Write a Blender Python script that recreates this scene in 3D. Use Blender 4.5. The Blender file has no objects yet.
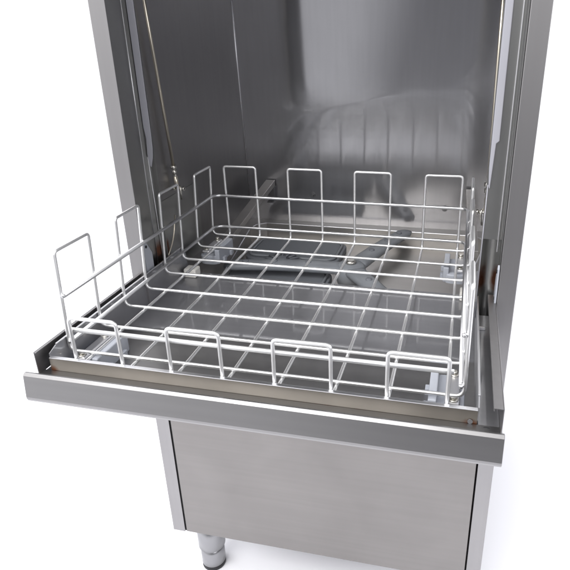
import bpy, bmesh, math, random
from mathutils import Vector, Matrix
random.seed(4)
scene = bpy.context.scene
COL = scene.collection
ZO = -0.385            # modelled heights are shifted so that the floor is z = 0

# ------------------------------------------------------------------ camera
cd = bpy.data.cameras.new('camera'); cam = bpy.data.objects.new('camera', cd); COL.objects.link(cam)
C = Vector((0.59654, -0.88956, 1.63037 + ZO))
r_ = Vector((0.9767358, 0.21428385, -0.00834318)); u_ = Vector((-0.07725335, 0.38789202, 0.9184616)); f_ = Vector((-0.20004774, 0.89644978, -0.39542216))
M3 = Matrix((r_, u_, -f_)).transposed()
cam.matrix_world = Matrix.Translation(C) @ M3.to_4x4()
cd.sensor_width = 36; cd.lens = 36 * 572.10 / 570
cd.shift_x = -(336.26 - 285) / 570; cd.shift_y = -(285 - 269.96) / 570
cd.clip_start = 0.02; cd.clip_end = 100
scene.camera = cam
scene.render.resolution_x = 1024; scene.render.resolution_y = 1024

# ------------------------------------------------------------------ world: bright white studio, dimmer towards the photographer
w = bpy.data.worlds.new('World'); scene.world = w; w.use_nodes = True
nt = w.node_tree; nt.nodes.clear()
out = nt.nodes.new('ShaderNodeOutputWorld'); bg = nt.nodes.new('ShaderNodeBackground')
tc = nt.nodes.new('ShaderNodeTexCoord')
dot = nt.nodes.new('ShaderNodeVectorMath'); dot.operation = 'DOT_PRODUCT'
dot.inputs[1].default_value = Vector((0.80, -0.52, -0.30)).normalized()
rmp = nt.nodes.new('ShaderNodeValToRGB')
rmp.color_ramp.elements[0].position = 0.02; rmp.color_ramp.elements[0].color = (1.15, 1.15, 1.19, 1)
rmp.color_ramp.elements[1].position = 0.50; rmp.color_ramp.elements[1].color = (0.19, 0.19, 0.205, 1)
for p_, c_ in ((0.16, 0.80), (0.42, 0.76)):
    e_ = rmp.color_ramp.elements.new(p_); e_.color = (c_, c_, c_ * 1.035, 1)
nt.links.new(tc.outputs['Generated'], dot.inputs[0]); nt.links.new(dot.outputs['Value'], rmp.inputs[0])
nt.links.new(rmp.outputs['Color'], bg.inputs['Color']); bg.inputs['Strength'].default_value = 1.0
nt.links.new(bg.outputs[0], out.inputs[0])

def area(name, loc, target, size, sy, power, col=(1, 1, 1)):
    l = bpy.data.lights.new(name, 'AREA'); l.shape = 'RECTANGLE'; l.size = size; l.size_y = sy
    l.energy = power; l.color = col
    o = bpy.data.objects.new(name, l); COL.objects.link(o); o.location = loc
    o.rotation_euler = (Vector(target) - Vector(loc)).to_track_quat('-Z', 'Y').to_euler()
    return o
area('softbox_overhead', (-0.5, -1.7, 3.0), (0.3, 0.2, 0.8), 2.2, 1.4, 94, (1.0, 0.99, 0.97))
area('softbox_side', (-2.6, 0.4, 1.8), (0.2, 0.1, 0.6), 1.8, 1.8, 46, (0.97, 0.98, 1.0))
area('fill_side_wall', (2.0, -1.9, 1.75), (0.0, 0.3, 1.0), 1.0, 1.0, 20, (0.98, 0.98, 1.0))  # added fill with no real source, brightens the left chamber wall
area('softbox_opposite', (3.2, 0.8, 2.2), (0.2, 0.4, 0.4), 1.8, 1.8, 44, (0.98, 0.99, 1.0))

scene.view_settings.view_transform = 'Standard'; scene.view_settings.look = 'None'
scene.view_settings.exposure = 0.0; scene.view_settings.gamma = 1.0
scene.render.engine = 'CYCLES'
scene.cycles.max_bounces = 12; scene.cycles.glossy_bounces = 8

# ------------------------------------------------------------------ materials
def mat(name, col, metal=0.0, rough=0.5, aniso=0.0, brush=None, bump=0.0, smudge=0.0, spot=None, tangent='Z', rot=0.0, tint=0.0, spec=0.5, lobe=None, wave=0.25):
    """brush: (sx,sy,sz) noise scale for brushed grain; smudge: amount of cloudy roughness; spot: list of (centre, radius) rust"""
    m = bpy.data.materials.new(name); m.use_nodes = True
    t = m.node_tree; b = t.nodes['Principled BSDF']
    b.inputs['Base Color'].default_value = (*col, 1); b.inputs['Metallic'].default_value = metal
    b.inputs['Roughness'].default_value = rough; b.inputs['Specular IOR Level'].default_value = spec
    tc = t.nodes.new('ShaderNodeTexCoord')
    colsock = None
    if aniso:
        b.inputs['Anisotropic'].default_value = aniso; b.inputs['Anisotropic Rotation'].default_value = rot
        tg = t.nodes.new('ShaderNodeTangent'); tg.direction_type = 'RADIAL'; tg.axis = tangent
        t.links.new(tg.outputs[0], b.inputs['Tangent'])
    n2 = t.nodes.new('ShaderNodeTexNoise'); n2.inputs['Scale'].default_value = 7; n2.inputs['Detail'].default_value = 3
    n2.inputs['Distortion'].default_value = 0.3
    t.links.new(tc.outputs['Object'], n2.inputs['Vector'])
    # cloudy roughness
    mr = t.nodes.new('ShaderNodeMapRange'); mr.inputs['From Min'].default_value = 0.15; mr.inputs['From Max'].default_value = 0.85; mr.clamp = False
    mr.inputs['To Min'].default_value = max(0.02, rough - smudge); mr.inputs['To Max'].default_value = rough + smudge
    t.links.new(n2.outputs['Fac'], mr.inputs['Value'])
    rsock = mr.outputs[0]
    # slight tone variation
    mx = t.nodes.new('ShaderNodeMix'); mx.data_type = 'RGBA'
    c2 = tuple(c * (1 - tint) for c in col)
    mx.inputs['A'].default_value = (*col, 1); mx.inputs['B'].default_value = (*c2, 1)
    t.links.new(n2.outputs['Fac'], mx.inputs['Factor']); colsock = mx.outputs['Result']
    if brush:
        mp = t.nodes.new('ShaderNodeMapping'); mp.inputs['Scale'].default_value = brush
        nb = t.nodes.new('ShaderNodeTexNoise'); nb.inputs['Scale'].default_value = 1; nb.inputs['Detail'].default_value = 1
        t.links.new(tc.outputs['Object'], mp.inputs[0]); t.links.new(mp.outputs[0], nb.inputs['Vector'])
        nw = t.nodes.new('ShaderNodeTexNoise'); nw.inputs['Scale'].default_value = 3.2; nw.inputs['Detail'].default_value = 1
        t.links.new(tc.outputs['Object'], nw.inputs['Vector'])
        b2 = t.nodes.new('ShaderNodeBump'); b2.inputs['Strength'].default_value = wave; b2.inputs['Distance'].default_value = 0.004
        t.links.new(nw.outputs['Fac'], b2.inputs['Height'])
        t.links.new(b2.outputs[0], b.inputs['Normal'])
        mb = t.nodes.new('ShaderNodeMix'); mb.data_type = 'RGBA'; mb.blend_type = 'MULTIPLY'; mb.inputs['Factor'].default_value = 1
        cb = t.nodes.new('ShaderNodeMapRange'); cb.clamp = False; cb.inputs['From Min'].default_value = .2; cb.inputs['From Max'].default_value = .8; cb.inputs['To Min'].default_value = 0.968; cb.inputs['To Max'].default_value = 1.032
        t.links.new(nb.outputs['Fac'], cb.inputs['Value']); t.links.new(colsock, mb.inputs['A']); t.links.new(cb.outputs[0], mb.inputs['B']); colsock = mb.outputs['Result']
    if spot:
        for (c, rad) in spot:
            vm = t.nodes.new('ShaderNodeMapping'); vm.vector_type = 'POINT'
            vm.inputs['Location'].default_value = [-c[i] / rad[i] for i in range(3)]
            vm.inputs['Scale'].default_value = [1 / rad[i] for i in range(3)]
            t.links.new(tc.outputs['Object'], vm.inputs[0])
            ln = t.nodes.new('ShaderNodeVectorMath'); ln.operation = 'LENGTH'; t.links.new(vm.outputs[0], ln.inputs[0])
            nz = t.nodes.new('ShaderNodeTexNoise'); nz.inputs['Scale'].default_value = 60; nz.inputs['Detail'].default_value = 4
            t.links.new(tc.outputs['Object'], nz.inputs['Vector'])
            a = t.nodes.new('ShaderNodeMath'); a.operation = 'MULTIPLY_ADD'; a.inputs[1].default_value = 0.9
            t.links.new(nz.outputs['Fac'], a.inputs[0]); t.links.new(ln.outputs['Value'], a.inputs[2])
            r2 = t.nodes.new('ShaderNodeMapRange'); r2.inputs['From Min'].default_value = 0.8; r2.inputs['From Max'].default_value = 1.5
            r2.inputs['To Min'].default_value = 0.9; r2.inputs['To Max'].default_value = 0.0
            t.links.new(a.outputs[0], r2.inputs['Value'])
            m2 = t.nodes.new('ShaderNodeMix'); m2.data_type = 'RGBA'; m2.inputs['B'].default_value = (0.16, 0.055, 0.02, 1)
            t.links.new(colsock, m2.inputs['A']); t.links.new(r2.outputs[0], m2.inputs['Factor']); colsock = m2.outputs['Result']
    t.links.new(colsock, b.inputs['Base Color']); t.links.new(rsock, b.inputs['Roughness'])
    if lobe:      # brushed sheet = a sharp lobe over a broad one
        b_2 = t.nodes.new('ShaderNodeBsdfPrincipled'); b_2.inputs['Metallic'].default_value = metal
        b_2.inputs['Roughness'].default_value = lobe[1]; t.links.new(colsock, b_2.inputs['Base Color'])
        ms = t.nodes.new('ShaderNodeMixShader'); ms.inputs[0].default_value = lobe[0]
        t.links.new(b.outputs[0], ms.inputs[1]); t.links.new(b_2.outputs[0], ms.inputs[2])
        t.links.new(ms.outputs[0], t.nodes['Material Output'].inputs['Surface'])
    return m

BR_H = (2, 110, 110)      # grain running along x
BR_V = (110, 110, 3)      # grain running vertically
BR_Y = (110, 2, 110)      # grain running along y
rx0 = -0.35; cy0 = 0.36
M = {}
M['post'] = mat('brushed_steel_post', (0.35, 0.342, 0.345), 1, 0.33, brush=BR_V, bump=0.04, smudge=0.035, tint=0.12, lobe=(.5, .5))
M['panel'] = mat('brushed_steel_panel', (0.283, 0.270, 0.262), 1, 0.345, brush=BR_H, bump=0.04, smudge=0.045, tint=0.20, lobe=(.4, .5))
M['doorskin'] = mat('satin_steel_door', (0.325, 0.32, 0.322), 1, 0.32, brush=BR_H, bump=0.04, smudge=0.03, tint=0.14, lobe=(.4, .5))
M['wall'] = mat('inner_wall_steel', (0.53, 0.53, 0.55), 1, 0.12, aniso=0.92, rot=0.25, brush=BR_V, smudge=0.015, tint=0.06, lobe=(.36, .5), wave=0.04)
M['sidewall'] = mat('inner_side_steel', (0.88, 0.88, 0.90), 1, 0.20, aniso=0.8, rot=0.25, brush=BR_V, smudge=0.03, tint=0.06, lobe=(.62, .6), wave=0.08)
M['tray'] = mat('tray_steel', (0.48, 0.48, 0.50), 1, 0.08, brush=BR_H, smudge=0.015, tint=0.10, lobe=(.72, .55))
M['edge'] = mat('polished_edge', (0.80, 0.80, 0.82), 1, 0.35, smudge=0.05)
M['lip'] = mat('heat_tinted_lip', (0.35, 0.325, 0.29), 1, 0.32, brush=BR_H, bump=0.05, smudge=0.03, tint=0.45, lobe=(.4, .5), spot=[((.028 - .35, -.276 - .36, 1.160 + ZO), (.012, .02, .012)), ((.636 - .35, -.276 - .36, 1.160 + ZO), (.016, .02, .009)), ((.45 - .35, -.276 - .36, 1.158 + ZO), (.2, .02, .004))])
M['jamb'] = mat('jamb_steel', (0.30, 0.30, 0.31), 1, 0.33, brush=BR_V, bump=0.04, smudge=0.035, tint=0.2, lobe=(.5, .55))
M['strip'] = mat('lavender_guide_strip', (0.37, 0.37, 0.41), 0, 0.40, smudge=0.08, tint=0.15)
M['tank'] = mat('tank_steel', (0.62, 0.60, 0.58), 1, 0.345, brush=BR_H, bump=0.03, smudge=0.045, tint=0.22, lobe=(.5, .6))
M['wire'] = mat('electropolished_wire', (0.95, 0.95, 0.95), 1, 0.44, smudge=0.05, tint=0.06)
M['rail'] = mat('rack_rail_steel', (0.66, 0.66, 0.67), 1, 0.34, smudge=0.05, tint=0.08)
M['plastic'] = mat('blue_grey_plastic', (0.43, 0.45, 0.50), 0, 0.42, smudge=0.08, tint=0.12)
M['arm'] = mat('wash_arm_plastic', (0.27, 0.285, 0.31), 0, 0.42, smudge=0.08, tint=0.2)
M['filter'] = mat('filter_plastic', (0.20, 0.21, 0.235), 0, 0.5, smudge=0.08, tint=0.2)
M['dark'] = mat('near_black', (0.012, 0.012, 0.013), 0, 0.7)  # painted shade for the panel gap, also the dark rivets
M['rubber'] = mat('black_rubber', (0.012, 0.012, 0.014), 0, 0.55)
M['nylon'] = mat('white_nylon', (0.82, 0.80, 0.75), 0, 0.4, tint=0.08)
M['bolt'] = mat('bolt_steel', (0.70, 0.68, 0.63), 1, 0.30, smudge=0.05, tint=0.15)
M['rod'] = mat('warm_steel_rod', (0.80, 0.74, 0.62), 1, 0.35, smudge=0.05, tint=0.2)
M['foot'] = mat('leg_steel', (0.34, 0.34, 0.35), 1, 0.33, smudge=0.03, tint=0.1)
M['white'] = mat('white_studio_paper', (0.925, 0.925, 0.96), 0, 0.8, spec=0.2)

# ------------------------------------------------------------------ helpers
def V(x, y, z): return Vector((x, y, z + ZO))

def box(bm, x0, x1, y0, y1, z0, z1, bev=0.0):
    g = bmesh.ops.create_cube(bm, size=1)
    for v in g['verts']:
        v.co = V(x0 + (v.co.x + .5) * (x1 - x0), y0 + (v.co.y + .5) * (y1 - y0), z0 + (v.co.z + .5) * (z1 - z0))
    if bev:
        es = list({e for v in g['verts'] for e in v.link_edges})
        bmesh.ops.bevel(bm, geom=es, offset=bev, segments=2, profile=0.5, affect='EDGES')
    return bm

def fillet(pts, rad, closed=False, n=5):
    """round the corners of a polyline"""
    P = [Vector(p) for p in pts]; outp = []
    N = len(P)
    for i, p in enumerate(P):
        if not closed and i in (0, N - 1): outp.append(p); continue
        a = P[i - 1] - p; b = P[(i + 1) % N] - p
        rr = rad[i] if isinstance(rad, (list, tuple)) else rad
        d = min(rr, a.length * .45, b.length * .45)
        if d < 1e-5: outp.append(p); continue
        s = p + a.normalized() * d; e = p + b.normalized() * d
        for k in range(n + 1):
            t = k / n
            outp.append(s * (1 - t) ** 2 + p * 2 * t * (1 - t) + e * t * t)
    return outp

def tube(bm, pts, r, closed=False, seg=10, caps=True):
    P = [Vector(p) for p in pts]; N = len(P)
    up = None; rings = []
    for i, p in enumerate(P):
        if closed: t = (P[(i + 1) % N] - P[i - 1])
        else: t = P[min(i + 1, N - 1)] - P[max(i - 1, 0)]
        t.normalize()
        if up is None:
            up = Vector((0, 0, 1)) if abs(t.z) < .9 else Vector((1, 0, 0))
        up = (up - t * up.dot(t)); up.normalize()
        sd = t.cross(up)
        rr = r[i] if isinstance(r, (list, tuple)) else r
        rings.append([bm.verts.new(p + up * math.cos(2 * math.pi * k / seg) * rr + sd * math.sin(2 * math.pi * k / seg) * rr) for k in range(seg)])
    m = N if closed else N - 1
    for i in range(m):
        A = rings[i]; B = rings[(i + 1) % N]
        off = 0
        if closed and i == N - 1:
            off = min(range(seg), key=lambda o: (A[0].co - B[o].co).length)
        for k in range(seg):
            f = bm.faces.new((A[k], A[(k + 1) % seg], B[(k + 1 + off) % seg], B[(k + off) % seg])); f.smooth = True
    if not closed and caps:
        bm.faces.new(rings[0]); bm.faces.new(list(reversed(rings[-1])))
    return bm

def cyl(bm, a, b, r, seg=20):
    return tube(bm, [a, b], r, seg=seg)

def lathe(bm, c, prof, seg=32):
    rings = []
    for r, z in prof:
        rings.append([bm.verts.new(V(c[0] + r * math.cos(2 * math.pi * k / seg), c[1] + r * math.sin(2 * math.pi * k / seg), z)) for k in range(seg)])
    for A, B in zip(rings, rings[1:]):
        for k in range(seg):
            f = bm.faces.new((A[k], A[(k + 1) % seg], B[(k + 1) % seg], B[k])); f.smooth = True
    bm.faces.new(rings[0]); bm.faces.new(rings[-1])
    return bm

def prism(bm, poly, z0, z1, bev=0.0):
    """poly: list of (x,y); extruded upwards"""
    vs = [bm.verts.new(V(x, y, z0)) for x, y in poly]
    f = bm.faces.new(vs)
    g = bmesh.ops.extrude_face_region(bm, geom=[f])
    tv = [e for e in g['geom'] if isinstance(e, bmesh.types.BMVert)]
    for v in tv: v.co.z += z1 - z0
    if bev:
        es = [e for e in bm.edges if all(v in tv for v in e.verts)]
        bmesh.ops.bevel(bm, geom=es, offset=bev, segments=2, profile=.5, affect='EDGES')
    return bm

def sheet(bm, prof, x0, x1, th=0.0014, axis='x'):
    """a folded sheet: prof is a list of (y,z), swept from x0 to x1 (x0/x1 may be functions of nothing)"""
    n = len(prof); P = [Vector((0, p[0], p[1])) for p in prof]
    offs = []
    for i in range(n):
        t = Vector((0, 0, 0))
        if i > 0: t += (P[i] - P[i - 1]).normalized()
        if i < n - 1: t += (P[i + 1] - P[i]).normalized()
        t.normalize(); nn = Vector((0, t.z, -t.y))
        if i > 0:
            c = max(.5, abs(nn.dot(Vector((0, (P[i] - P[i - 1]).normalized().z, -(P[i] - P[i - 1]).normalized().y)))))
        else: c = 1
        offs.append(P[i] + nn * th / c)
    loop = P + offs[::-1]
    def mk(x): return [bm.verts.new(V(x, p.y, p.z)) for p in loop]
    A = mk(x0); B = mk(x1); L = len(loop)
    for i in range(L): bm.faces.new((A[i], A[(i + 1) % L], B[(i + 1) % L], B[i]))
    for i in range(n - 1):
        bm.faces.new((A[i + 1], A[i], A[L - 1 - i], A[L - 2 - i])); bm.faces.new((B[i], B[i + 1], B[L - 2 - i], B[L - 1 - i]))
    return bm

def rpoly(cx, cy, sx, sy, r, n=6):
    """rounded rectangle polygon"""
    o = []
    for (ax, ay, a0) in ((1, 1, 0), (-1, 1, 90), (-1, -1, 180), (1, -1, 270)):
        for k in range(n + 1):
            a = math.radians(a0 + 90 * k / n)
            o.append((cx + ax * (sx / 2 - r) + r * math.cos(a), cy + ay * (sy / 2 - r) + r * math.sin(a)))
    return o

def thing(name, label, cat, loc, group=None):
    o = bpy.data.objects.new(name, None); COL.objects.link(o); o.location = loc
    o['label'] = label; o['category'] = cat
    if group: o['group'] = group
    o.empty_display_size = 0.1
    return o
def worldloc(o):
    l = Vector((0, 0, 0))
    while o: l += o.location; o = o.parent
    return l
def obj(name, bm, m, parent=None, label=None, smooth=None, bevel=0.0):
    me = bpy.data.meshes.new(name)
    bmesh.ops.recalc_face_normals(bm, faces=bm.faces[:])
    pl = worldloc(parent) if parent else Vector((0, 0, 0))
    c = pl.copy()
    for v in bm.verts: v.co -= c
    bm.to_mesh(me); bm.free()
    o = bpy.data.objects.new(name, me); COL.objects.link(o)
    me.materials.append(m)
    if parent: o.parent = parent
    if label: o['label'] = label
    if bevel:
        b = o.modifiers.new('edge_rounding', 'BEVEL'); b.width = bevel; b.segments = 2; b.limit_method = 'ANGLE'; b.angle_limit = math.radians(40)
    return o
NB = bmesh.new

# ------------------------------------------------------------------ setting
bm = NB()
v = [bm.verts.new(Vector((x, y, 0))) for x, y in ((-2.9, -1.15), (3.2, -1.15), (3.2, 3.2), (-2.9, 3.2))]
bm.faces.new(v)
o = obj('floor', bm, M['white']); o['kind'] = 'structure'; o['label'] = 'white studio floor'
# ------------------------------------------------------------------ dishwasher
D = thing('dishwasher', 'stainless steel upright dishwasher with its lower door folded open and wash chamber showing', 'dishwasher', (0.35, 0.36, 0))
ZT = 1.96; ZB = 0.539
def S(x): return 0.70 - x            # mirror about the middle
# front posts (L shaped: face + inner return)
for sgn in (0, 1):
    bm = NB()
    def xb(a, b): return (a, b) if not sgn else (S(b), S(a))
    if sgn: box(bm, 0.671, 0.70, 0.0, 0.035, ZB, ZT, 0.0012)
    else:
        box(bm, 0.0, 0.0295, 0.0, 0.0016, ZB, ZT, 0.0006)
        box(bm, 0.0, 0.0040, 0.0018, 0.0350, ZB, ZT)
    obj('corner_post', bm, M['post'], D)
    bm = NB(); a, b = xb(0.0006, 0.003)
    box(bm, a, b, 0.0352, 0.80, ZB, ZT)
    obj('side_panel', bm, M['post'], D)
# front service panel and black boxes that paint the shade in its side gaps
bm = NB(); box(bm, 0.0330, 0.6680, 0.0008, 0.020, ZB + 0.0005, 1.118, 0.0015); obj('front_panel', bm, M['panel'], D)
bm = NB(); box(bm, 0.0050, 0.6709, 0.0205, 0.030, ZB + 0.0002, 1.112); box(bm, 0.0045, 0.0325, 0.0036, 0.0200, ZB + .0002, 1.112); obj('gap_shade', bm, M['dark'], D)
bm = NB(); box(bm, 0.004, 0.696, 0.80, 0.803, ZB, ZT); obj('back_panel', bm, M['post'], D)
bm = NB(); box(bm, 0.0, 0.70, -0.001, 0.804, ZT + .0005, ZT + 0.02, 0.002); obj('top_panel', bm, M['post'], D)
bm = NB(); box(bm, 0.004, 0.696, 0.036, 0.799, ZB + 0.001, ZB + 0.004); obj('bottom_panel', bm, M['post'], D)

# wash chamber
XL, XR, YB = 0.0020, 0.694, 0.645
def YW(x, z): return 0.638 + 0.013 * (x - 0.35) - 0.070 * (z - 1.12)   # the back sheet leans a little
ZC = 1.90
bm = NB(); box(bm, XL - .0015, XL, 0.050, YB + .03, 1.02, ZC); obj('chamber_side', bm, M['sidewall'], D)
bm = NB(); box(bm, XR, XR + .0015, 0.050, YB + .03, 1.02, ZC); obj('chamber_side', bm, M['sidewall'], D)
bm = NB(); q = [(XL, 1.02), (XR, 1.02), (XR, ZC + .0), (XL, ZC + .0)]
fa = [bm.verts.new(V(x, YW(x, z), z)) for x, z in q]; fb = [bm.verts.new(V(x, YW(x, z) + .0015, z)) for x, z in q]
bm.faces.new(fa); bm.faces.new(fb[::-1])
for k in range(4): bm.faces.new((fa[k], fa[(k + 1) % 4], fb[(k + 1) % 4], fb[k]))
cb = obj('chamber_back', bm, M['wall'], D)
for x, z in ((0.191, 1.186), (0.56, 1.165)):
    YB_ = YW(x, z); b_ = NB(); cyl(b_, V(x, YB_ - .0005, z), V(x, YB_ - .010, z), 0.0045, 6); cyl(b_, V(x, YB_ - .0004, z), V(x, YB_ - .003, z), 0.008, 20)
    obj('bolt', b_, M['jamb'], cb)
# chamber corner seam (thin welded bead)
for x in (XL + .0016, XR - .0016):
    b_ = NB(); cyl(b_, V(x, YW(x, 1.122) - .0016, 1.122), V(x, YW(x, ZC) - .0016, ZC), 0.0014, 8); obj('seam', b_, M['edge'], cb)
bm = NB(); box(bm, XL, XR, 0.05, YB + .03, ZC + .001, ZC + .004); obj('chamber_ceiling', bm, M['wall'], D)
bm = NB(); box(bm, 0.0045, 0.6709, 0.004, 0.049, 1.80, ZT - .002, .001); obj('header_panel', bm, M['post'], D)

# jambs: a folded sheet along each side of the opening, with a pale guide strip
def extr(bm, pts, d):
    vs = [bm.verts.new(Vector(p)) for p in pts]; f = bm.faces.new(vs)
    g = bmesh.ops.extrude_face_region(bm, geom=[f])
    for e in g['geom']:
        if isinstance(e, bmesh.types.BMVert): e.co += Vector(d)
def rust(name, spots):
    return mat(name, (0.42, 0.42, 0.41), 1, 0.33, smudge=.03, tint=.2, spot=[((c[0] - .35, c[1] - .36, c[2] + ZO), r) for c, r in spots])
for sgn in (0, 1):
    bm = NB()
    if not sgn:
        box(bm, 0.0042, 0.0052, 0.0018, 0.0870, 1.10, 1.80)
        extr(bm, [V(0.0052, 0.0872, 1.10), V(0.0105, 0.0985, 1.10), V(0.0215, 0.1015, 1.10), V(0.0215, 0.1030, 1.10), V(0.0100, 0.1000, 1.10), V(0.0042, 0.0872, 1.10)], (0, 0, 0.70))
        box(bm, 0.0036, 0.0042, 0.1032, 0.30, 1.135, 1.30)
        jm = obj('door_jamb', bm, rust('jamb_with_rust', [((.009, .092, 1.207), (.012, .016, .026)), ((.004, .135, 1.195), (.010, .010, .030)), ((.004, .150, 1.172), (.01, .02, .010))]), D)
        bm = NB(); cyl(bm, V(.0055, .0865, 1.15), V(.0055, .0865, 1.80), .0009, 8); obj('fold', bm, M['edge'], jm)
        pts = [(.0102, 1.80), (.0222, 1.80), (.0222, 1.445), (.0216, 1.415), (.0196, 1.398), (.0150, 1.380), (.0118, 1.385), (.0105, 1.405), (.0125, 1.435), (.0102, 1.455)]
        bm = NB(); extr(bm, [V(x, .0962 + (x - .0102) * .25, z) for x, z in pts], (0, -.0022, 0)); obj('guide_strip', bm, M['strip'], jm, bevel=.0008)
        bm = NB(); cyl(bm, V(.0130, .0975, 1.135), V(.0105, .0955, 1.40), .0009, 8); obj('bead', bm, M['edge'], jm)
    else:
        box(bm, 0.6385, 0.6692, 0.0352, 0.0375, 1.30, 1.80)
        # lower part is a shallow hollow sheet
        n = 14; prev = None
        for k in range(n + 1):
            t = k / n; x = 0.6388 + 0.0317 * t; y = 0.0365 + 0.012 * math.sin(math.pi * t)
            cur = (bm.verts.new(V(x, y, 1.150)), bm.verts.new(V(x, y, 1.2999)))
            if prev:
                f = bm.faces.new((prev[0], cur[0], cur[1], prev[1])); f.smooth = True
            prev = cur
        box(bm, 0.6385, 0.6400, 0.0378, 0.052, 1.15, 1.80)
        box(bm, 0.66975, 0.6703, 0.0016, 0.0351, 1.10, 1.80)
        jm = obj('door_jamb', bm, rust('jamb_with_rust', [((.6455, .040, 1.222), (.008, .03, .026)), ((.6660, .040, 1.225), (.008, .03, .030))]), D)
        bm = NB(); box(bm, .6638, .6655, 0.0305, 0.0350, 1.28, 1.80, .0004); obj('fold', bm, M['edge'], jm)
        xa, xb_ = 0.0495, 0.0610
        pts = [(xa, 1.80), (xb_, 1.80), (xb_, 1.42), (xb_ - .002, 1.388), (xb_ - .004, 1.386), (xa + .006, 1.42), (xa + .0045, 1.458), (xa, 1.462)]
        bm = NB(); extr(bm, [V(S(x), .0346, z) for x, z in pts], (0, -.0045, 0)); obj('guide_strip', bm, M['strip'], jm, bevel=.0012)
        bm = NB(); cyl(bm, V(.6392, .0335, 1.150), V(.6398, .0335, 1.392), .0009, 8); obj('bead', bm, M['strip'], jm)
    # hinge plate
    bm = NB()
    xh = 0.0165 if not sgn else 0.6668
    yo, zo = (.0225, -.013) if not sgn else (0, 0)
    pp = [(-.002, 1.262), (.003, 1.268), (.010, 1.262), (.026, 1.236), (.026, 1.205), (.012, 1.190), (.000, 1.195)]
    vs = [bm.verts.new(V(xh, y + yo, z + zo)) for y, z in pp]; f = bm.faces.new(vs)
    g = bmesh.ops.extrude_face_region(bm, geom=[f])
    for e in g['geom']:
        if isinstance(e, bmesh.types.BMVert): e.co.x += 0.003
    hp = obj('hinge_plate', bm, M['plastic'], D, bevel=.0006)
    for (y, z) in ((.006, 1.255), (.012, 1.204)):
        y += yo; z += zo
        bm = NB(); cyl(bm, V(xh + .0005, y, z), V(xh + (.0042 if not sgn else -.0012), y, z), .0028, 14); obj('rivet', bm, M['dark'], hp)

# support rods with fittings
for sgn, tp, lw, cor in ((0, (.0135, .150, 1.672), (.0135, .184, 1.360), (.0145, .105, 1.181)), (1, (.6405, .150, 1.664), (.6430, .092, 1.377), (.650, .150, 1.22))):
    tp = V(*tp); low = V(*lw); dirv = (low - tp).normalized(); top = low - dirv * 0.47
    kx = 1 if not sgn else -1
    bm = NB(); cyl(bm, top, low, 0.0030, 12); rd = obj('support_rod', bm, M['rod'], D)
    bm = NB(); cyl(bm, low - dirv * .004, low + dirv * .003, .0066, 6); cyl(bm, low + dirv * .006, low + dirv * .014, .0056, 6); cyl(bm, low, low + dirv * .035, .0035, 12)
    obj('lock_nut', bm, M['bolt'], rd)
    e1 = low + dirv * .047
    bm = NB(); cyl(bm, low + dirv * .02, e1, .0044, 12); obj('end_fitting', bm, M['rod'], rd)
    bm = NB(); cyl(bm, e1 + Vector((-.009 * kx, 0, 0)), e1 + Vector((.016 * kx, 0, 0)), .0022, 10)
    for q in (-.008, .013): cyl(bm, e1 + Vector((q * kx, 0, 0)), e1 + Vector(((q + .003) * kx, 0, 0)), .0048, 6)
    obj('cross_bolt', bm, M['bolt'], rd)
    bm = NB(); hk = fillet([e1 + Vector((.007 * kx, 0, .006)), e1 + Vector((.009 * kx, -.004, -.006)), e1 + Vector((.005 * kx, .004, -.024))], .006)
    tube(bm, hk, .0020); obj('hook', bm, M['bolt'], rd)
    if sgn == 0:
        bm = NB(); p0 = V(.0135, .165, 1.262); p1 = V(*cor)
        tube(bm, fillet([p0, p0 * .5 + p1 * .5 + Vector((0, .012, -.006)), p1], .03), .0015); obj('link_rod', bm, M['rod'], rd)

# tank ledge, walls and floor (below the chamber)
ZL = 1.104; ZF = 1.062
bm = NB()
inner = [(0.088, 0.175), (0.030, 0.545), (0.038, 0.58), (0.060, 0.598), (0.640, 0.598), (0.662, 0.58), (0.670, 0.545), (0.612, 0.175)]
outer = [(XL + .0005, 0.175), (XL + .0005, 0.545), (XL + .0005, 0.59), (XL + .0005, YB - .0006), (XR - .0005, YB - .0006), (XR - .0005, 0.59), (XR - .0005, 0.545), (XR - .0005, 0.175)]
inn = [bm.verts.new(V(x, y, ZL)) for x, y in inner]; ou = [bm.verts.new(V(x, y, ZL)) for x, y in outer]
for i in range(len(inner) - 1): bm.faces.new((inn[i], inn[i + 1], ou[i + 1], ou[i]))
low_ = [bm.verts.new(V(x, y, ZF + .0)) for x, y in inner]
for i in range(len(inner) - 1): bm.faces.new((inn[i], inn[i + 1], low_[i + 1], low_[i]))
tk = obj('tank_rim', bm, M['tank'], D)
bm = NB(); tube(bm, fillet([V(x, y, ZL + .0005) for x, y in inner], .006), .0018, seg=8); obj('rim_bead', bm, M['edge'], tk)
bm = NB(); box(bm, 0.01, 0.69, 0.10, 0.60, ZF - .003, ZF); obj('tank_floor', bm, M['tank'], D)
bm = NB(); box(bm, XL, XR, 0.094, 0.0975, 1.0, 1.128); obj('tank_front', bm, M['tank'], D)

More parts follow.
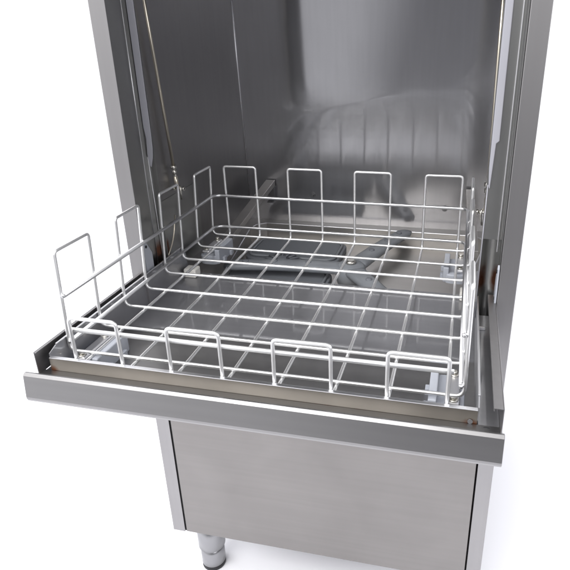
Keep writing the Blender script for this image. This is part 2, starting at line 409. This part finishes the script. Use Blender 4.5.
# strainers
def strainer(cx, cy, sx, sy, holes):
    bm = NB(); prism(bm, rpoly(cx, cy, sx, sy, .03), ZF + .001, ZF + .016, .003)
    fl = obj('strainer', bm, M['filter'], D)
    bm = NB(); prism(bm, rpoly(cx, cy, sx - .03, sy - .03, .02), ZF + .0165, ZF + .019, .001); pl = obj('mesh_plate', bm, PERF, fl)
    bm = NB()
    tube(bm, [V(x, y, ZF + .019) for x, y in rpoly(cx, cy, sx - .022, sy - .022, .024)], .0035, closed=True, seg=8); obj('frame', bm, M['arm'], fl)
PERF = bpy.data.materials.new('perforated_strainer'); PERF.use_nodes = True
t = PERF.node_tree; b = t.nodes['Principled BSDF']; tc = t.nodes.new('ShaderNodeTexCoord')
vo = t.nodes.new('ShaderNodeTexVoronoi'); vo.inputs['Scale'].default_value = 300; vo.inputs['Randomness'].default_value = 0.0
cr = t.nodes.new('ShaderNodeValToRGB'); cr.color_ramp.elements[0].position = .30; cr.color_ramp.elements[1].position = .42
cr.color_ramp.elements[0].color = (.08, .083, .092, 1); cr.color_ramp.elements[1].color = (.215, .23, .255, 1)
t.links.new(tc.outputs['Object'], vo.inputs['Vector']); t.links.new(vo.outputs['Distance'], cr.inputs[0]); t.links.new(cr.outputs[0], b.inputs['Base Color'])
b.inputs['Roughness'].default_value = .5
strainer(0.185, 0.475, 0.25, 0.15, 0)
strainer(0.185, 0.275, 0.26, 0.15, 0)
bm = NB(); lathe(bm, (0.175, 0.375), [(.05, ZF + .001), (.05, ZF + .022), (.046, ZF + .026), (.012, ZF + .026), (.010, ZF + .034), (.0, ZF + .034)][:5])
fh = obj('strainer_cap', bm, M['filter'], D)
for k in range(14):
    a = k * 2 * math.pi / 14; bm = NB()
    c0 = V(.175 + .02 * math.cos(a), .375 + .02 * math.sin(a), ZF + .028); c1 = V(.175 + .043 * math.cos(a), .375 + .043 * math.sin(a), ZF + .028)
    cyl(bm, c0, c1, .0022, 8); obj('rib', bm, M['filter'], fh)

# wash arm
WX, WY, WZ = 0.362, 0.318, 1.100
bm = NB(); lathe(bm, (WX, WY), [(.032, WZ - .030), (.036, WZ - .008), (.034, WZ + .010), (.028, WZ + .016), (.010, WZ + .018)])
wa = obj('wash_arm', bm, M['arm'], D)
bm = NB(); lathe(bm, (WX, WY), [(.020, ZF), (.020, WZ - .031)]); obj('spindle', bm, M['arm'], wa)
bm = NB(); lathe(bm, (WX, WY), [(.012, WZ + .0185), (.013, WZ + .022), (.008, WZ + .026)], 24); obj('hub_cap', bm, M['bolt'], wa)
for ang, L in ((70, .30), (187, .30), (-56, .27)):
    a = math.radians(ang); dx, dy = math.cos(a), math.sin(a); px, py = -dy, dx
    bm = NB(); ns = 14; rings = []
    for k in range(ns + 1):
        t_ = k / ns; s = .018 + (L - .018) * t_
        wd = .024 - .004 * t_ if k < ns else .014; h = .011 - .002 * t_ if k < ns else .006
        zz = WZ + .004 + .010 * math.sin(t_ * math.pi) * .4
        ring = []
        for q in range(12):
            ph = 2 * math.pi * q / 12
            ex = math.copysign(abs(math.cos(ph)) ** .6, math.cos(ph)) * wd; ez = math.copysign(abs(math.sin(ph)) ** .7, math.sin(ph)) * h
            ring.append(bm.verts.new(V(WX + dx * s + px * ex, WY + dy * s + py * ex, zz + ez)))
        rings.append(ring)
    for A, B in zip(rings, rings[1:]):
        for q in range(12):
            f = bm.faces.new((A[q], A[(q + 1) % 12], B[(q + 1) % 12], B[q])); f.smooth = True
    bm.faces.new(rings[0]); bm.faces.new(rings[-1])
    obj('arm_blade', bm, M['arm'], wa)
    for s in (.10, .18, .25):
        if s > L - .02: continue
        bm = NB(); t_ = (s - .018) / (L - .018); zz = WZ + .004 + .004 * math.sin(t_ * math.pi) + .0085
        lathe(bm, (WX + dx * s, WY + dy * s), [(.0075, zz), (.0065, zz + .004), (.003, zz + .0042)], 18); obj('nozzle', bm, M['filter'], wa)

# sloping rack guides on the chamber back
for sgn in (0, 1):
    xs = [(.058, .084, .622, 1.226), (.044, .068, .335, 1.163)]
    if sgn: xs = [(S(b) - .003, S(a) - .008, y, z) for a, b, y, z in xs]
    bm = NB(); rr = []
    for a, b, y, z in xs:
        rr.append([bm.verts.new(V(a, y, z)), bm.verts.new(V(b, y, z)), bm.verts.new(V(b, y, z - .016)), bm.verts.new(V(a, y, z - .016))])
    for A, B in zip(rr, rr[1:]):
        for q in range(4): bm.faces.new((A[q], A[(q + 1) % 4], B[(q + 1) % 4], B[q]))
    bm.faces.new(rr[0]); bm.faces.new(rr[-1])
    gr = obj('rack_guide', bm, M['tank'], D, bevel=.001)
    xm = (xs[0][0] + xs[0][1]) / 2
    bm = NB(); box(bm, xm - .006, xm + .012, .612, .6300, 1.165, 1.2075, .001); box(bm, xm - .006, xm + .012, .600, .6115, 1.165, 1.168, .0005); obj('bracket', bm, M['jamb'], gr)

# legs
for (x, y) in ((0.064, 0.055), (0.636, 0.055), (0.064, 0.745), (0.636, 0.745)):
    bm = NB(); lathe(bm, (x, y), [(.0325, ZB - .0005), (.0325, .452), (.031, .450), (.0285, .449)], 40); lg = obj('leg', bm, M['foot'], D)
    bm = NB(); lathe(bm, (x, y), [(.0282, .4489), (.0282, .436), (.0288, .435), (.0288, .398), (.0275, .3965)], 40); obj('foot', bm, M['foot'], lg)
    bm = NB(); lathe(bm, (x, y), [(.0268, .3964), (.0285, .394), (.0285, .3865), (.027, .3855)], 40); obj('rubber_pad', bm, M['rubber'], lg)

# ------------------------------------------------------------------ the folded-down door
DX0, DX1 = 0.0140, 0.6715
bm = NB()
# outer skin: bottom, front, top hem and the gutter behind it
sheet(bm, [(0.02, 1.128), (-0.300, 1.1345), (-0.3120, 1.1348), (-0.3160, 1.1358), (-0.3188, 1.1378), (-0.3203, 1.1408), (-0.3206, 1.1440), (-0.3168, 1.1765), (-0.3145, 1.1792), (-0.3120, 1.1785), (-0.3085, 1.1690), (-0.3000, 1.1625), (-0.2762, 1.1600)][::-1], DX0, DX1, .0016)
dr = obj('door', bm, M['doorskin'], D, bevel=.0007)
# end closures of the front fold
for x in (DX0 + .0003, DX1 - .0018):
    bm = NB(); pp = [(-.3160, 1.1395), (-.3150, 1.1765), (-.3075, 1.1665), (-.295, 1.160), (-.05, 1.155), (-.05, 1.1345), (-.300, 1.1370)]
    vs = [bm.verts.new(V(x, y, z)) for y, z in pp]; f = bm.faces.new(vs)
    g = bmesh.ops.extrude_face_region(bm, geom=[f])
    for e in g['geom']:
        if isinstance(e, bmesh.types.BMVert): e.co.x += 0.0015
    obj('end_cap', bm, M['doorskin'], dr)
# inner tray
TX0, TX1 = 0.0255, 0.6405; TZ = 1.130; TYB = 0.172; LY = -0.2745
bm = NB(); box(bm, TX0, TX1, LY, TYB, TZ - .0015, TZ, .0004); box(bm, TX0, TX1, TYB + .0002, TYB + .0017, TZ - .018, TZ - .001); obj('tray_floor', bm, M['tray'], dr)
bm = NB(); box(bm, TX0, TX1 - .0, LY - .0015, LY, TZ - .0016, 1.1815); box(bm, TX0 + .0015, TX1 - .0015, LY + .0002, LY + .0042, 1.1793, 1.1812, .0004)
fl_ = obj('front_lip', bm, M['lip'], dr)
bm = NB(); box(bm, TX0, TX1, LY - .0020, LY + .0044, 1.1817, 1.1829, .0005); obj('lip_edge', bm, M['edge'], fl_)
# little dimple bolt at the right of the lip
bm = NB(); cyl(bm, V(.632, LY - .0016, 1.165), V(.632, LY - .0025, 1.165), .0034, 20); obj('stud', bm, M['jamb'], fl_)
for (x0, x1, zt) in ((TX0 - .0017, TX0 - .0002, 1.1935), (TX1 + .0002, TX1 + .0017, 1.1905)):
    bm = NB()
    pp = [(LY + .002, 1.130), (LY + .002, zt - .006), (LY + .018, zt), (0.155, zt), (0.168, zt - .01), (0.172, 1.135), (0.172, 1.130)]
    vs = [bm.verts.new(V(x0, y, z)) for y, z in pp]; f = bm.faces.new(vs)
    g = bmesh.ops.extrude_face_region(bm, geom=[f])
    for e in g['geom']:
        if isinstance(e, bmesh.types.BMVert): e.co.x += x1 - x0
    sl = obj('tray_side', bm, M['tray'], dr)
    bm = NB(); box(bm, x0 - .0008, x1 + .0008, LY + .019, 0.152, zt + .0001, zt + .0018, .0006); obj('side_edge', bm, M['edge'], sl)
# outer flanges with inward hem
for sgn, (x0, x1, h0, h1, ztop) in enumerate((((.0132), .0147, .0148, .0180, 1.1985), ((.6690), .6705, .6575, .6689, 1.2005))):
    bm = NB()
    yf = -.2895 if sgn == 0 else -.2915
    box(bm, x0, x1, yf, .032, 1.1605, ztop, .0004)
    box(bm, h0, h1, yf, .032, ztop - .0015, ztop - .0001, .0003)
    if sgn: box(bm, h0, h0 + .0012, yf, .032, ztop - .0050, ztop - .0017, .0003)
    obj('door_flange', bm, M['post'], dr)
    # channel floor
bm = NB(); box(bm, .0150, .0236, -.2905, .032, 1.1575, 1.1596); obj('channel', bm, M['jamb'], dr)
bm = NB(); box(bm, .6425, .6688, -.2755, .032, 1.1575, 1.1590); obj('channel', bm, M['tray'], dr)
bm = NB(); lathe(bm, (.6525, -.284), [(.0050, 1.1615), (.0048, 1.1622), (.001, 1.1624)], 24); obj('stud', bm, M['jamb'], dr)
bm = NB(); box(bm, .6425, .6560, -.022, -.017, 1.1592, 1.164, .0008); obj('channel_stop', bm, M['edge'], dr)
# nylon stop blocks at the back edge of the tray
for x0 in (.030, .612):
    bm = NB(); box(bm, x0, x0 + .028, .140, .166, TZ + .0003, 1.150, .003); obj('stop_block', bm, M['nylon'], dr)

# ------------------------------------------------------------------ the wire rack on the open door
R = thing('dish_rack', 'empty square stainless steel wire basket with upright loops standing on the open door', 'dish rack', (0.325, 0.03, TZ + ZO))
LXs = [0.0651, 0.1409, 0.2170, 0.2944, 0.3698, 0.4490, 0.5237, 0.6014]
LYs = [-0.2324, -0.1512, -0.0769, -0.0029, 0.0736, 0.1503, 0.2256, 0.3088]
zf, zr, zm, zt, zft = 1.1704, 1.1888, 1.2650, 1.3340, 1.2487
XA, XB, YA, YBk = 0.0278, 0.6235, -0.2675, 0.3234
lean = 0.050
RW = 0.00275
def j(a): return random.uniform(-a, a)
for i in range(4):
    y0, y1 = LYs[2 * i], LYs[2 * i + 1]
    def XL_(z): return XA + lean * (z - zf)
    def XR_(z): return XB - 0.2 * lean * (z - zf) * (-1 if False else 1)
    jl = [j(.0008) for _ in range(6)]
    pts = [V(XA, y0, zf), V(XL_(zt), y0 + jl[0], zt), V(XL_(zt), y1 + jl[1], zt + jl[2]), V(XA, y1, zf), V(XB, y1, zf), V(XR_(zt), y1 + jl[3], zt), V(XR_(zt), y0 + jl[4], zt + jl[5]), V(XB, y0, zf)]
    bm = NB(); tube(bm, fillet(pts, [.014, .0065, .0065, .014, .014, .0065, .0065, .014], True, 6), RW, True, 12)
    obj('wire_loop', bm, M['wire'], R)
for i in range(4):
    x0, x1 = LXs[2 * i], LXs[2 * i + 1]; zz = zf - 2 * RW + .0002
    jl = [j(.0008) for _ in range(6)]
    yb = YBk - 0.03 * (zt - zf)
    pts = [V(x0, YA, zz), V(x0 + jl[0], YA, zft), V(x1 + jl[1], YA, zft + jl[2]), V(x1, YA, zz), V(x1, YBk, zz), V(x1 + jl[3], yb, zt), V(x0 + jl[4], yb, zt + jl[5]), V(x0, YBk, zz)]
    bm = NB(); tube(bm, fillet(pts, [.010, .0075, .0075, .010, .012, .0065, .0065, .012], True, 6), RW, True, 12)
    obj('wire_loop', bm, M['wire'], R)
def bead(bm, p, r):
    g = bmesh.ops.create_icosphere(bm, subdivisions=2, radius=r)
    for v in g['verts']: v.co += p
    for f in {f for v in g['verts'] for f in v.link_faces}: f.smooth = True
def beads(bm, zz_):
    for y, r in ((LYs[0], .0038),):
        bead(bm, V(XA + lean * (zz_ - zf) + RW, y, zz_), r); bead(bm, V(XB - .0006 - RW, y, zz_), r)
RR = .0035; ins = RW + RR - .0008
xl = XA + lean * (zm - zf) + ins; xr = XB - .0012 - ins; yb = YBk - .003 - ins
bm = NB(); tube(bm, fillet([V(xl, LYs[0] - .002, zm), V(xl, yb, zm), V(xr, yb, zm), V(xr, LYs[0] - .002, zm)], .020, n=8), RR, seg=14); beads(bm, zm); bead(bm, V(xl, LYs[0] - .002, zm), RR * 1.03); bead(bm, V(xr, LYs[0] - .002, zm), RR * 1.03); obj('upper_rail', bm, M['rail'], R)
xl = XA + lean * (zr - zf) + ins; xr = XB - ins; yb = YBk - .0006 - ins
bm = NB(); tube(bm, fillet([V(xl, LYs[0] - .004, zr), V(xl, yb, zr), V(xr, yb, zr), V(xr, LYs[0] - .004, zr)], .022, n=8), RR, seg=14); beads(bm, zr); bead(bm, V(xl, LYs[0] - .004, zr), RR * 1.03); bead(bm, V(xr, LYs[0] - .004, zr), RR * 1.03); obj('lower_rail', bm, M['rail'], R)
bm = NB(); cyl(bm, V(LXs[0] - .004, YA + ins, 1.2265), V(LXs[7] + .006, YA + ins, 1.2265), RR, 14); obj('front_rail', bm, M['wire'], R)

# glide feet under the four corners
for (sx, y0, z1) in ((0, -.242, 1.154), (1, -.242, 1.154), (0, .222, 1.154), (1, .222, 1.154)):
    X = (lambda x: x) if not sx else (lambda x: 0.6535 - x)
    def bx(bm, x0, x1, *a, **k):
        x0, x1 = sorted((X(x0), X(x1))); box(bm, x0, x1, *a, **k)
    L = .088
    zb = TZ + .0004
    cx_ = X(.0525); bm = NB(); prism(bm, rpoly(cx_, y0 + L / 2, .049, L + .004, .018, 8), zb, zb + .020, .003)
    gl = obj('glide_foot', bm, M['plastic'], R)
    bm = NB(); bx(bm, .0660, .0775, y0 + .002, y0 + L - .002, zb + .0006, zb + .0335, bev=.0018); bx(bm, .0776, .0840, y0 + .018, y0 + .030, zb + .0006, zb + .012, bev=.001); bx(bm, .0776, .0840, y0 + .058, y0 + .070, zb + .0006, zb + .012, bev=.001); obj('glide_rib', bm, M['plastic'], gl)
    bm = NB(); bx(bm, .0345, .0545, y0 + .004, y0 + L - .004, zb + .0202, zb + .0305, bev=.0045); obj('clamp_plate', bm, M['edge'], gl)
    for yy in (y0 + .013, y0 + L - .013):
        bm = NB(); x = X(.0435)
        prof_ = [(.0068, zb + .0306), (.0068, zb + .0325), (.0045, zb + .0326)]
        lathe(bm, (x, yy), prof_, 20); lathe(bm, (x, yy), [(.0046, zb + .0327), (.0046, zb + .0360), (.0035, zb + .0370)], 6)
        obj('bolt', bm, M['bolt'], gl)
